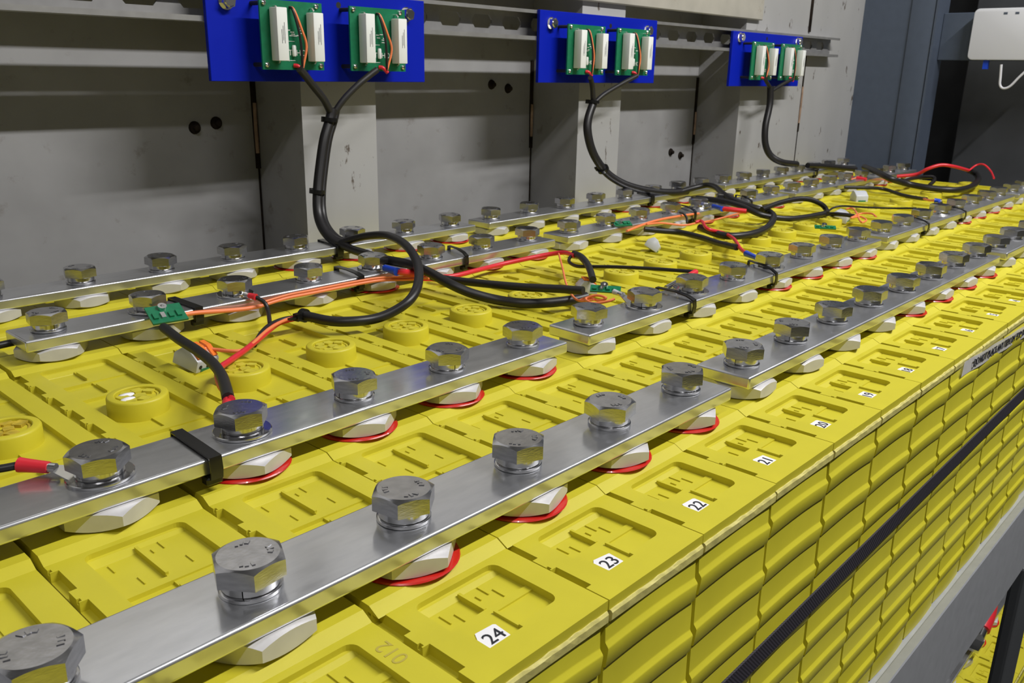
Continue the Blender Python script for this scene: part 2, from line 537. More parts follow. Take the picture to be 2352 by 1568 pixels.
def case_mesh():
    mb = MB()
    prof = [(-0.60, -1.098)]
    for i in range(8):
        zi = -0.775 - 0.389 * i
        prof += [(zi + 0.02, -1.105), (zi + 0.008, -1.107), (zi - 0.016, -1.127), (zi - 0.026, -1.130), (zi - 0.148, -1.118), (zi - 0.154, -1.114), (zi - 0.158, -1.102), (zi - 0.168, -1.102)]
    prof.append((ZBOT, -1.102))
    n = 10
    hw = 0.478
    rows = []
    for z, y in prof:
        row = []
        for i in range(n + 1):
            u = -1 + 2 * i / n
            bow = 0.03 * (1 - u * u) if -3.8 < z < -0.65 else 0
            row.append(mb.bm.verts.new((hw * u - 0.028, y - 0.012 * (1 - u * u), z + bow - 0.010 * u)))
        rows.append(row)
    for a, b in zip(rows, rows[1:]):
        for i in range(n):
            mb.bm.faces.new((a[i], b[i], b[i + 1], a[i + 1]))
    x0, x1 = -hw - 0.028, hw - 0.028
    yb = Y1 - 0.01
    for side, x in ((0, x0), (-1, x1)):
        vs = [r[side] for r in rows]
        e = [mb.bm.verts.new((x, yb, ZBOT)), mb.bm.verts.new((x, yb, -0.60))]
        mb.bm.faces.new(vs + e)
    mb.poly([(x0, yb, ZBOT), (x1, yb, ZBOT), (x1, yb, -0.6), (x0, yb, -0.6)])
    mb.poly([(x0, -1.095, ZBOT), (x0, yb, ZBOT), (x1, yb, ZBOT), (x1, -1.095, ZBOT)])
    mb.poly([(x0, -1.085, -0.6), (x1, -1.085, -0.6), (x1, yb, -0.6), (x0, yb, -0.6)])
    me = mb.mesh('case', M['yellow_rib'], 32)
    return me

def seam_mesh():
    # the pale weld seam where lid and case meet, slightly uneven along the front
    mb = MB()
    rr = random.Random(3)
    n = 14
    rows = []
    for i in range(n + 1):
        u = -0.486 + 0.972 * i / n
        e = rr.uniform(-0.006, 0.008)
        rows.append([mb.bm.verts.new(p) for p in ((u, -1.09, -0.545), (u, -1.118 + e * 0.5, -0.547 + e), (u, -1.128 + e * 0.4, -0.56), (u, -1.126, -0.61), (u, -1.115, -0.622 + e * 0.5), (u, -1.09, -0.62))])
    for a, b in zip(rows, rows[1:]):
        for i in range(5):
            mb.bm.faces.new((a[i], a[i + 1], b[i + 1], b[i]))
    mb.bm.faces.new(rows[0]); mb.bm.faces.new(rows[-1][::-1])
    mb.box(-0.484, 0.484, -1.085, Y1 - 0.005, -0.60, -0.56)
    return mb.mesh('seam', M['glue'])

def cap_mesh():
    mb = MB()
    mb.lathe([(0.252, -0.55), (0.25, -0.40), (0.243, -0.385), (0.235, -0.38), (0.19, -0.38), (0.183, -0.386), (0.18, -0.41), (0.0005, -0.412)], (0, YC, 0), 36, cap=False)
    mb.poly([(0.252 * math.cos(2*math.pi*i/36), YC + 0.252 * math.sin(2*math.pi*i/36), -0.55) for i in range(36)][::-1])
    return mb.mesh('vent_cap', M['yellow_cap'], 35)

def insert_mesh(m, seed):
    rr = random.Random(seed)
    mb = MB()
    for i in range(7):
        a = i * 0.9 + 0.3
        r = 0.115 if i < 6 else 0.02
        cx, cy = r * math.cos(a), YC + r * math.sin(a)
        w, h = 0.03 + 0.02 * rr.random(), 0.045
        d = a + 0.4
        pts = [(cx + math.cos(d) * sx * w - math.sin(d) * sy * h, cy + math.sin(d) * sx * w + math.cos(d) * sy * h) for sx, sy in ((-1, -1), (1, -1), (1.1, 0.6), (0, 1), (-1, 0.7))]
        mb.prism(pts, 2, -0.413, -0.393 + 0.008 * rr.random())
    mb.lathe([(0.172, -0.413), (0.172, -0.402), (0.155, -0.402), (0.155, -0.413)], (0, YC, 0), 28, cap=False)
    return mb.mesh('vent_insert', m, 40)

def nut_mesh():
    mb = MB()
    hex_head(mb, 0.575, 0.0, ZBARB - ZPL, True, True)
    return mb.mesh('terminal', M['nut'], 30)
def red_mesh():
    mb = MB()
    mb.lathe([(0.325, 0.0), (0.332, 0.006), (0.325, 0.014), (0.2, 0.016)], (0, 0, 0), 40)
    return mb.mesh('insulator_disc', M['redwasher'], 40)
def sticker_mesh(cut):
    mb = MB()
    p = [(-0.078, -0.07), (0.078, -0.07), (0.082, 0.066), (0.07, 0.076), (-0.055, 0.078), (-0.08, 0.03)]
    if cut: p = [(-0.06, -0.066), (0.078, -0.07), (0.082, 0.066), (-0.05, 0.076), (-0.078, 0.05), (-0.082, -0.03)]
    mb.prism(p, 2, 0, 0.004)
    return mb.mesh('sticker', M['white_label'])

LID, CASE, SEAM, CAP, NUT, REDW = lid_mesh(), case_mesh(), seam_mesh(), cap_mesh(), nut_mesh(), red_mesh()
INS, INS_R = insert_mesh(M['vent'], 1), insert_mesh(M['vent_rust'], 2)
STK = [sticker_mesh(False), sticker_mesh(True)]
NUMW = ('zero one two three four five six seven eight nine ten eleven twelve thirteen fourteen fifteen sixteen seventeen eighteen nineteen twenty '
        'twenty-one twenty-two twenty-three twenty-four').split()
ORD = ['zeroth', 'first', 'second', 'third', 'fourth', 'fifth', 'sixth', 'seventh', 'eighth']
def cell_name(k):
    if k >= 2: return 'the cell numbered %s' % NUMW[26 - k]
    return 'the %s cell left of number twenty-four' % ORD[2 - k]

def add_cell(k, loc, label, upper=True):
    r = thing('battery_cell', label, 'battery cell', loc, 'yellow battery cells in the rack' if upper else 'yellow battery cells on the lower shelf')
    dz = (0, 0, -ZBOT)
    ob('case', CASE, r, dz)
    ob('weld_seam', SEAM, r, dz)
    ob('lid', LID, r, dz)
    c = ob('vent_cap', CAP, r, dz)
    ob('vent_insert', INS_R if (upper and k == 1) else INS, c)
    for i, t in enumerate(ROW):
        red = k in RED[i]
        nn = ob('terminal', NUT, r, (k - cell_x(k) if upper else 0, t, ZPL - ZBOT + (0.012 if red else 0)), (0, 0, R.uniform(0, 1.05)))
        if red:
            nn.scale = (1, 1, 0.9)
            ob('insulator_disc', REDW, r, (k - cell_x(k) if upper else 0, t, ZPL - ZBOT), (R.uniform(-0.02, 0.0), R.uniform(-0.01, 0.01), 0))
    return r

for k in KS:
    n = 26 - k
    if k >= 2:
        lab = 'yellow plastic battery cell with the number %s sticker on its lid' % NUMW[n]
    elif k == 1:
        lab = 'yellow battery cell left of number twenty-four, marked 012 and with a rusty vent'
    elif k == 0:
        lab = 'yellow battery cell at the bottom left, second to the left of number twenty-four'
    else:
        lab = 'leftmost yellow battery cell, third to the left of number twenty-four'
    r = add_cell(k, (cell_x(k), R.uniform(-0.008, 0.008), ZBOT), lab)
    if k >= 2:
        s = ob('sticker', STK[k % 2], r, (-0.162, -0.855, -0.504 - ZBOT), (0, 0, R.uniform(-0.08, 0.08)))
        s['label'] = 'white number sticker'
        ob('number', text_mesh(str(n), 0.125, M['ink']), s, (0.006, -0.008, 0.005), (0, 0, 0.06))
    if k == 1:
        ob('printed_number', text_mesh('012', 0.13, M['faded_ink'], 0.001), r, (0.41, -0.60, ZTOP - ZBOT + 0.001), (0, 0, math.pi / 2))
    if k == 2:
        for dx, dy, w in ((-0.07, 0.06, 0.055), (-0.10, -0.04, 0.05)):
            mb = MB(); mb.lathe([(w, 0), (w * 0.9, 0.012), (0.01, 0.02)], (0, 0, 0), 12)
            o = ob('white_residue', mb.mesh('white_residue', M['white_label'], 60), r, (dx, YC + dy, -0.40 - ZBOT))
            o.scale = (1.3, 0.7, 1)

# ------------------------------------------------------------------ busbars and bolts
ROWN = ('front', 'second', 'third', 'rear')
BARS = {0: [(-2, 5), (6, 13), (14, 21), (22, 25)], 1: [(-2, 5), (6, 13), (14, 21), (22, 25)], 2: [(2, 9), (10, 17), (18, 25)], 3: [(2, 9), (10, 17), (18, 25)]}
def bar_mesh(x0, x1, y):
    mb = MB()
    mb.box(x0, x1, -0.268, 0.268, 0, ZBAR - ZBARB)
    mb.bevel(0.02, 4)
    for f in mb.bm.faces: f.smooth = f.calc_area() < 0.2 and max(abs(c) for c in f.normal) < 0.999   # only the rounded edges
    return mb.mesh('busbar', M['bar'])
PLACE = {2: ['left', 'right'], 3: ['nearest', 'middle', 'farthest'], 4: ['nearest', 'second', 'third', 'farthest']}
for i, lst in BARS.items():
    for j, (a, b) in enumerate(lst):
        x0, x1 = a - 0.31, b + 0.365
        dy = (0.0, 0.012, 0.0, 0.01)[(i + j) % 4]
        o = ob('busbar', bar_mesh(0, x1 - x0, ROW[i]), None, (x0, ROW[i] + dy, ZBARB), (0, 0, 0))
        tag(o, 'flat silver busbar, %s one in the %s row of busbars' % (PLACE[len(lst)][j], ROWN[i]), 'busbar', 'silver busbars across the cells')

def bolt_parts():
    mb = MB(); hex_head(mb, 0.332, 0.083, 0.192)
    head = mb.mesh('head', M['bolt'], 28)
    mb = MB()
    n = 30
    # split spring washer
    for lo, hi, r0, r1 in ((0.026, 0.082, 0.085, 0.149),):
        rings = []
        for i in range(n + 1):
            a = 0.02 + (2 * math.pi - 0.04) * i / n
            dz = 0.012 * (i / n - 0.5) * 0
            rings.append([mb.bm.verts.new((r * math.cos(a), r * math.sin(a), z + dz)) for r, z in ((r0, lo), (r1 - 0.006, lo), (r1, lo + 0.008), (r1, hi - 0.008), (r1 - 0.006, hi), (r0, hi))])
        for a, b in zip(rings, rings[1:]):
            for q in range(6):
                mb.bm.faces.new((a[q], a[(q + 1) % 6], b[(q + 1) % 6], b[q]))
        mb.bm.faces.new(rings[0][::-1]); mb.bm.faces.new(rings[-1])
    spring = mb.mesh('spring_washer', M['washer'], 35)
    mb = MB(); mb.lathe([(0.154, 0.0), (0.160, 0.004), (0.160, 0.021), (0.154, 0.025), (0.06, 0.0255)], (0, 0, 0), 32)
    flat = mb.mesh('flat_washer', M['washer'], 35)
    mb = MB(); mb.lathe([(0.200, 0.0), (0.206, 0.005), (0.206, 0.02), (0.200, 0.025), (0.06, 0.0255)], (0, 0, 0), 36)
    wide = mb.mesh('wide_washer', M['washer'], 35)
    # raised maker's and grade marks on the head
    mb = MB()
    rr = random.Random(11)
    for a0 in (0.6, 2.4, 4.1):
        for q in range(3):
            a = a0 + q * 0.26
            x, y = 0.108 * math.cos(a), 0.108 * math.sin(a)
            w, h = 0.007 + 0.006 * rr.random(), 0.012 + 0.006 * rr.random()
            d = a + rr.uniform(-0.5, 0.5)
            mb.prism([(x + math.cos(d) * sx * h - math.sin(d) * sy * w, y + math.sin(d) * sx * h + math.cos(d) * sy * w) for sx, sy in ((-1, -1), (1, -1), (1, 1), (-1, 1))], 2, 0.191, 0.1965)
    marks = mb.mesh('grade_marks', M['bolt'])
    return head, spring, flat, wide, marks
HEAD, SPRING, FLAT, WIDE, MARKS = bolt_parts()
def add_bolt(x, y, z, label, wide=False, marks=True, group='hex bolts on the busbars'):
    b = thing('hex_bolt', label, 'bolt', (x, y, z), group, (0, 0, R.uniform(0, 6.28)))
    b.rotation_euler.x = R.uniform(-0.02, 0.02)
    b.rotation_euler.y = R.uniform(-0.02, 0.02)
    ob('head', HEAD, b)
    ob('spring_washer', SPRING, b, (0, 0, 0), (0, 0, R.uniform(0, 6.28)))
    ob('flat_washer', WIDE if wide else FLAT, b)
    if marks: ob('grade_marks', MARKS, b)
    return b
WIDEB = {(1, 1), (1, 2), (1, 7), (1, 10), (2, 3), (2, 4), (2, 6), (1, 8)}
VIEW = {0: range(0, 26), 1: range(1, 25), 2: range(2, 26), 3: range(2, 26)}
for i in range(4):
    for k in VIEW[i]:
        add_bolt(k + R.uniform(-0.012, 0.012), ROW[i] + R.uniform(-0.012, 0.012), ZBAR, 'silver hex bolt in the %s busbar row, above %s' % (ROWN[i], cell_name(k)),
                 (i, k) in WIDEB, k < 14)

# ------------------------------------------------------------------ rack, strap and warning strip along the front
mb = MB()
mb.prism([(-1.35, 1.39), (-1.45, 1.44), (-1.46, 1.42), (-1.46, 0.05), (-1.40, 0.0), (-1.36, 0.0), (-1.36, 0.80), (-1.355, 0.82)], 0, -4, 27.5)
tag(ob('rack_rail', mb.mesh('rack_rail', M['rail']), None, (0, 0, -4.8)), 'long grey painted steel rail running along the foot of the yellow cells', 'rail')
mb = MB(); mb.box(-4, 27.4, -1.34, 8.1, 0, 0.07)
tag(ob('rack_shelf', mb.mesh('rack_shelf', M['rail']), None, (0, 0, -3.975)), 'grey steel shelf plate under the upper yellow cells', 'shelf')
mb = MB(); mb.box(13.0, 14.1, -1.5, -1.30, 0, 15.2); mb.bevel(0.05, 2)
tag(ob('rack_post', mb.mesh('rack_post', M['dark_rail']), None, (0, 0, -20.0)), 'dark grey upright behind the rail at the lower right', 'post')

mb = MB()
pts = [(-1.5, -2.03), (3.9, -1.885), (8.9, -1.79), (11.9, -1.745), (18, -1.70), (25.6, -1.68)]
P3 = smooth_path([(x, 0, z) for x, z in pts], 4)
for a, b in zip(P3, P3[1:]):
    pass
rows = []
for p in P3:
    rows.append([mb.bm.verts.new(q) for q in ((p.x, -1.160, p.z - 0.088), (p.x, -1.176, p.z - 0.088), (p.x, -1.176, p.z + 0.088), (p.x, -1.160, p.z + 0.088))])
for a, b in zip(rows, rows[1:]):
    for i in range(4): mb.bm.faces.new((a[i], a[(i + 1) % 4], b[(i + 1) % 4], b[i]))
mb.bm.faces.new(rows[0]); mb.bm.faces.new(rows[-1][::-1])
tag(ob('strap', mb.mesh('strap', M['strap'])), 'black woven strap running along the front of the yellow cells', 'strap')

w = thing('warning_label', 'white printed warning strip stuck along the front of the cells', 'label', (8.8, -1.137, -0.645))
mb = MB()
rows = []
for i in range(25):
    x = 3.6 * i / 24
    yy = 0.006 * math.sin(x * 6.3)
    rows.append([mb.bm.verts.new((x + (0.03 if i == 0 else 0), yy, 0.075)), mb.bm.verts.new((x - (0.02 if i == 0 else 0), yy - 0.006, -0.085))])
for a, b in zip(rows, rows[1:]): mb.bm.faces.new((a[0], a[1], b[1], b[0]))
bmesh.ops.solidify(mb.bm, geom=mb.bm.faces[:], thickness=0.004)
ob('paper', mb.mesh('paper', M['white_label']), w)
w.rotation_euler.y = 0.042
ob('lettering', text_mesh('DO NOT PLACE ANY ITEM ON TOP OF BATTERY', 0.125, M['ink'], 0.003), w, (1.72, -0.016, 0.0), (math.pi / 2, 0, 0))

# the shelf below: a few cells with a busbar, seen through the gap under the rail
DZL = -9.0
for q in range(14, 22):
    add_cell(q, (q + 0.03, 0, ZBOT + DZL), 'yellow battery cell on the lower shelf, %s from the left under the rail' % ORD[q - 13], False)
o = ob('busbar', bar_mesh(0, 7.6, 0), None, (13.7, 0, ZBARB + DZL)); tag(o, 'silver busbar on the lower shelf, seen under the grey rail', 'busbar')
for q in range(15, 21):
    add_bolt(q, 0, ZBAR + DZL, 'silver hex bolt on the lower shelf busbar, %s from its left end' % ORD[q - 14], False, False, 'hex bolts on the lower shelf')
mb = MB(); mb.box(-4, 27.4, -1.3, 8.0, -0.06, 0.0)
tag(ob('lower_shelf', mb.mesh('lower_shelf', M['rail']), None, (0, 0, ZBOT + DZL)), 'grey lower shelf plate under the second tier of cells', 'shelf')
lug_r = thing('battery_cable', 'red booted cable lug bolted to the lower shelf busbar', 'cable', (17.4, -0.2, ZBAR + DZL))
mb = MB(); mb.tube([(0.35, -0.05, 0.26), (0.8, -0.02, 0.45), (1.3, 0.1, 0.75)], 0.16, 14)
ob('boot', mb.mesh('boot', M['red'], 40), lug_r)
mb = MB(); mb.tube([(0.0, -0.07, 0.23), (0.37, -0.05, 0.27)], 0.12, 12)
ob('lug', mb.mesh('lug', M['chrome'], 40), lug_r)
mb = MB(); mb.box(-0.4, 0.05, -0.2, 0.06, 0.12, 0.18)
ob('tongue', mb.mesh('tongue', M['chrome'], 40), lug_r)

# ------------------------------------------------------------------ slotted strut, beam and things on the wall
st = thing('slotted_strut', 'galvanised slotted strut channel carrying the blue panels', 'strut', (-6.0, 8.19, 2.85))
def strut_web(x0, x1):
    mb = MB()
    p = 0.785
    zb, zt = 0.0, 0.53
    h0, h1 = 0.17, 0.40
    x = x0
    t = 0.03
    ya, yb = -0.03, 0.0
    mb.box(x0, x1, ya, yb, zb, h0)
    mb.box(x0, x1, ya, yb, h1, zt)
    n = int((x1 - x0) / p)
    for i in range(n + 1):
        c = x0 + i * p
        # bridge between two hexagonal slots
        pts = [(c - 0.21, h0), (c + 0.21, h0), (c + 0.14, (h0 + h1) / 2 - 0.03), (c + 0.14, (h0 + h1) / 2 + 0.03), (c + 0.21, h1), (c - 0.21, h1), (c - 0.14, (h0 + h1) / 2 + 0.03), (c - 0.14, (h0 + h1) / 2 - 0.03)]
        mb.prism(pts, 1, ya, yb)
    return mb.mesh('web', M['strut'])
ob('web', strut_web(0, 31.7), st)
mb = MB(); mb.box(0, 31.7, -0.30, -0.03, 0.50, 0.53); mb.box(0, 31.7, -0.315, -0.295, 0.47, 0.53)
ob('flange', mb.mesh('flange', M['strut']), st)
mb = MB(); mb.box(0, 31.7, -0.30, -0.03, 0.0, 0.03); mb.box(0, 31.7, -0.315, -0.295, 0.0, 0.07)
ob('flange', mb.mesh('flange', M['strut']), st)

mb = MB()
mb.box(0, 27.2, -0.12, 0.0, 0.0, 1.9)
mb.bevel(0.02, 1)
bm_ = ob('wall_beam', mb.mesh('wall_beam', M['beige']), None, (-6.0, 8.195, 3.66))
tag(bm_, 'rust stained beige horizontal beam above the slotted strut', 'beam')

def hexbolt_y(parent, x, z, y, r=0.1):
    mb = MB()
    mb.prism([(x + a, z + b) for a, b in hexa(r, 0.3)], 1, y - 0.105, y - 0.015)
    mb.lathe([(r * 1.15, y), (r * 1.15, y - 0.015), (0.01, y - 0.016)], (x, 0, z), 18, axis=1)
    mb.lathe([(r * 0.82, y - 0.104), (r * 0.7, y - 0.12), (0.01, y - 0.12)], (x, 0, z), 14, axis=1)
    return ob('bolt', mb.mesh('bolt', M['chrome'], 30), parent)

def make_board(parent, x0, x1, z0, z1, seed):
    """green board on standoffs with two white resistors; local to the panel whose front face is y = 0"""
    w, h = x1 - x0, z1 - z0
    y = -0.30
    mb = MB(); mb.box(x0, x1, y, y + 0.03, z0, z1)
    b = ob('circuit_board', mb.mesh('circuit_board', M['pcb']), parent)
    for fx in (0.215, 0.80):
        cx = x0 + w * fx
        mb = MB(); mb.box(cx - 0.085, cx + 0.085, y - 0.20, y - 0.02, z0 + 0.13 * h, z1 - 0.11 * h - (0.04 if fx > 0.5 else 0)); mb.bevel(0.012, 2)
        rs = ob('resistor', mb.mesh('resistor', M['ceramic'], 40), b)
        for q in range(3):
            mb = MB(); mb.box(cx - 0.02 + q * 0.022, cx - 0.012 + q * 0.022, y - 0.2005, y - 0.199, z0 + h * (0.38 + 0.04 * (q % 2)), z0 + h * (0.58 + 0.05 * q))
            ob('resistor_print', mb.mesh('resistor_print', M['ink']), b)
        for zz in (z0 + 0.10 * h, z1 - 0.09 * h):
            mb = MB(); mb.tube([(cx, y - 0.09, zz + (0.02 if zz < z0 + h / 2 else -0.03)), (cx, y - 0.05, zz), (cx, y, zz)], 0.012, 6)
            ob('resistor_lead', mb.mesh('resistor_lead', M['chrome'], 40), b)
    for fx, fz in ((0.06, 0.07), (0.06, 0.95), (0.94, 0.07), (0.90, 0.95)):
        cx, cz = x0 + w * fx, z0 + h * fz
        mb = MB(); mb.lathe([(0.034, y), (0.034, y - 0.025), (0.016, y - 0.04)], (cx, 0, cz), 12, axis=1)
        ob('screw', mb.mesh('screw', M['chrome'], 40), b)
        mb = MB(); mb.lathe([(0.03, y + 0.03), (0.03, 0.0)], (cx, 0, cz), 8, axis=1)
        ob('standoff', mb.mesh('standoff', M['darker'], 40), b)
    # surface parts between the resistors and the white print
    mb = MB()
    mb.lathe([(0.022, 0), (0.03, 0.02), (0.03, 0.13), (0.022, 0.15)], (x0 + w * 0.49, y - 0.03, z0 + h * 0.20), 10)
    ob('diode', mb.mesh('diode', M['ceramic'], 40), b)
    mb = MB()
    rr = random.Random(seed)
    for q in range(9):
        cx, cz = x0 + w * rr.uniform(0.34, 0.66), z0 + h * rr.uniform(0.46, 0.62)
        mb.box(cx - 0.03, cx + 0.03, y - 0.004, y + 0.001, cz - 0.006, cz + 0.006)
    for cx, cz, dx, dz in ((0.42, 0.28, 0.003, 0.14), (0.47, 0.42, 0.05, 0.003), (0.47, 0.14, 0.05, 0.003)):
        mb.box(x0 + w * cx - dx, x0 + w * cx + dx, y - 0.004, y + 0.001, z0 + h * cz - dz, z0 + h * cz + dz)
    ob('board_print', mb.mesh('board_print', M['ceramic']), b)
    for fx in (0.36, 0.655):
        ob('lettering', text_mesh('HOT', 0.11, M['ceramic']), b, (x0 + w * fx, y - 0.002, z0 + h * 0.25), (math.pi / 2, 0, 0))
    for sgn, m in ((0, 'blackrub'), (1, 'orange')):
        mb = MB()
        bulge = 0.13 * (rr.random() if sgn else 0.15)
        mb.tube([(x0 + w * 0.47, y, z1 - 0.08), (x0 + w * (0.475 + 0.02 * sgn), y - 0.07, z1 - 0.12), (x0 + w * (0.51 + bulge * 0.6), y - 0.11, z0 + h * 0.60), (x0 + w * (0.535 + bulge), y - 0.11, z0 + h * 0.35), (x0 + w * 0.575, y - 0.09, z0 + 0.02)], 0.018, 8)
        ob('wire', mb.mesh('wire', M[m], 50), b)
    mb = MB(); mb.tube([(x0 + w * 0.49, y - 0.005, z0 + 0.06), (x0 + w * 0.53, y - 0.05, z0 + 0.05), (x0 + w * 0.60, y - 0.07, z0 - 0.02)], 0.028, 8)
    ob('red_sleeve', mb.mesh('red_sleeve', M['red'], 50), b)
    return b

PAN = [((5.32, 9.17, 2.085, 3.345), ((5.94, 6.95), (7.44, 8.50)), 'nearest'), ((12.04, 15.92, 2.085, 3.385), ((12.52, 13.67), (14.08, 15.22)), 'middle'),
       ((19.24, 23.06, 2.02, 3.32), ((19.72, 20.85), (21.26, 22.45)), 'farthest')]
for pi, ((x0, x1, z0, z1), bs, nm) in enumerate(PAN):
    zb = z0
    p = thing('balancer_panel', 'blue panel with two green circuit boards, %s of the three' % nm, 'panel', (x0, 7.8, zb), 'blue circuit board panels on the strut')
    mb = MB(); mb.box(0, x1 - x0, 0, 0.07, 0, z1 - z0); mb.bevel(0.006, 1)
    ob('plate', mb.mesh('plate', M['blue']), p)
    bx = ((0.30, 3.46), (0.32, 3.50), (0.33, 3.50))[pi]
    for q in bx: hexbolt_y(p, q, (3.12, 3.16, 3.18)[pi] - zb, 0.0)
    mb = MB(); mb.lathe([(0.045, 0.001), (0.045, -0.001)], ((2.15, 2.2, 1.75)[pi], 0, (3.18, 3.2, 3.2)[pi] - zb), 14, axis=1)
    ob('hole', mb.mesh('hole', M['darker']), p)
    dzb = (2.25, 2.245, 2.18)[pi] - zb
    for bi, (a, b) in enumerate(bs): make_board(p, a - x0, b - x0, dzb, dzb + 0.91, pi * 2 + bi)

# far end of the rack
up = thing('rack_upright', 'blue grey powder coated rack post standing at the far end', 'post', (28.0, 6.45, -20.0))
mb = MB(); mb.box(0, 0.9, 0.22, 1.85, 0, 38)
ob('main_face', mb.mesh('main_face', M['post']), up)
mb = MB(); mb.box(-0.06, 0.9, -0.42, 0.30, 0, 38); mb.bevel(0.04, 2)
ob('flange', mb.mesh('flange', M['post'], 40), up)
mb = MB(); mb.box(-0.09, 0.9, -0.50, -0.44, 0, 38)
ob('edge_strip', mb.mesh('edge_strip', M['post']), up)
mb = MB(); mb.box(0, 0.12, -6.0, 0.0, 0, 1.36); mb.bevel(0.02, 1)
tag(ob('cross_beam', mb.mesh('cross_beam', M['post']), None, (28.5, 5.95, 2.83)), 'dark blue horizontal cross beam behind the white router box', 'beam')
mb = MB(); mb.box(0, 0.2, -8, 5.55, -20.0, 19.0); mb.bevel(0.03, 1)
tag(ob('cabinet', mb.mesh('cabinet', M['dark']), None, (30.2, 0, 0)), 'dark grey cabinet behind the far end of the rack', 'cabinet')

ro = thing('router', 'white wireless router box with rounded corners on the cross beam', 'router', (28.1, 4.1, 2.84))
mb = MB()
def rrect(y0, y1, z0, z1, r, n=5):
    pts = []
    for cy, cz, a0 in ((y1 - r, z1 - r, 0), (y0 + r, z1 - r, 90), (y0 + r, z0 + r, 180), (y1 - r, z0 + r, 270)):
        for i in range(n + 1):
            a = math.radians(a0 + 90 * i / n)
            pts.append((cy + r * math.cos(a), cz + r * math.sin(a)))
    return pts
mb.prism(rrect(-1.2, 0.86, 0.0, 1.42, 0.14), 0, -0.1, 0.26)
mb.bevel(0.04, 2, 60)
ob('body', mb.mesh('body', M['router'], 40), ro)
for yy in (0.05, -0.25, -0.55):
    mb = MB(); mb.box(-0.105, -0.09, yy - 0.08, yy + 0.02, 1.24, 1.30)
    ob('port_mark', mb.mesh('port_mark', M['post']), ro)
mb = MB(); mb.box(0.0, 0.12, 0.28, 0.42, -0.25, 0.02)
ob('blue_plug', mb.mesh('blue_plug', M['bluelug']), ro)

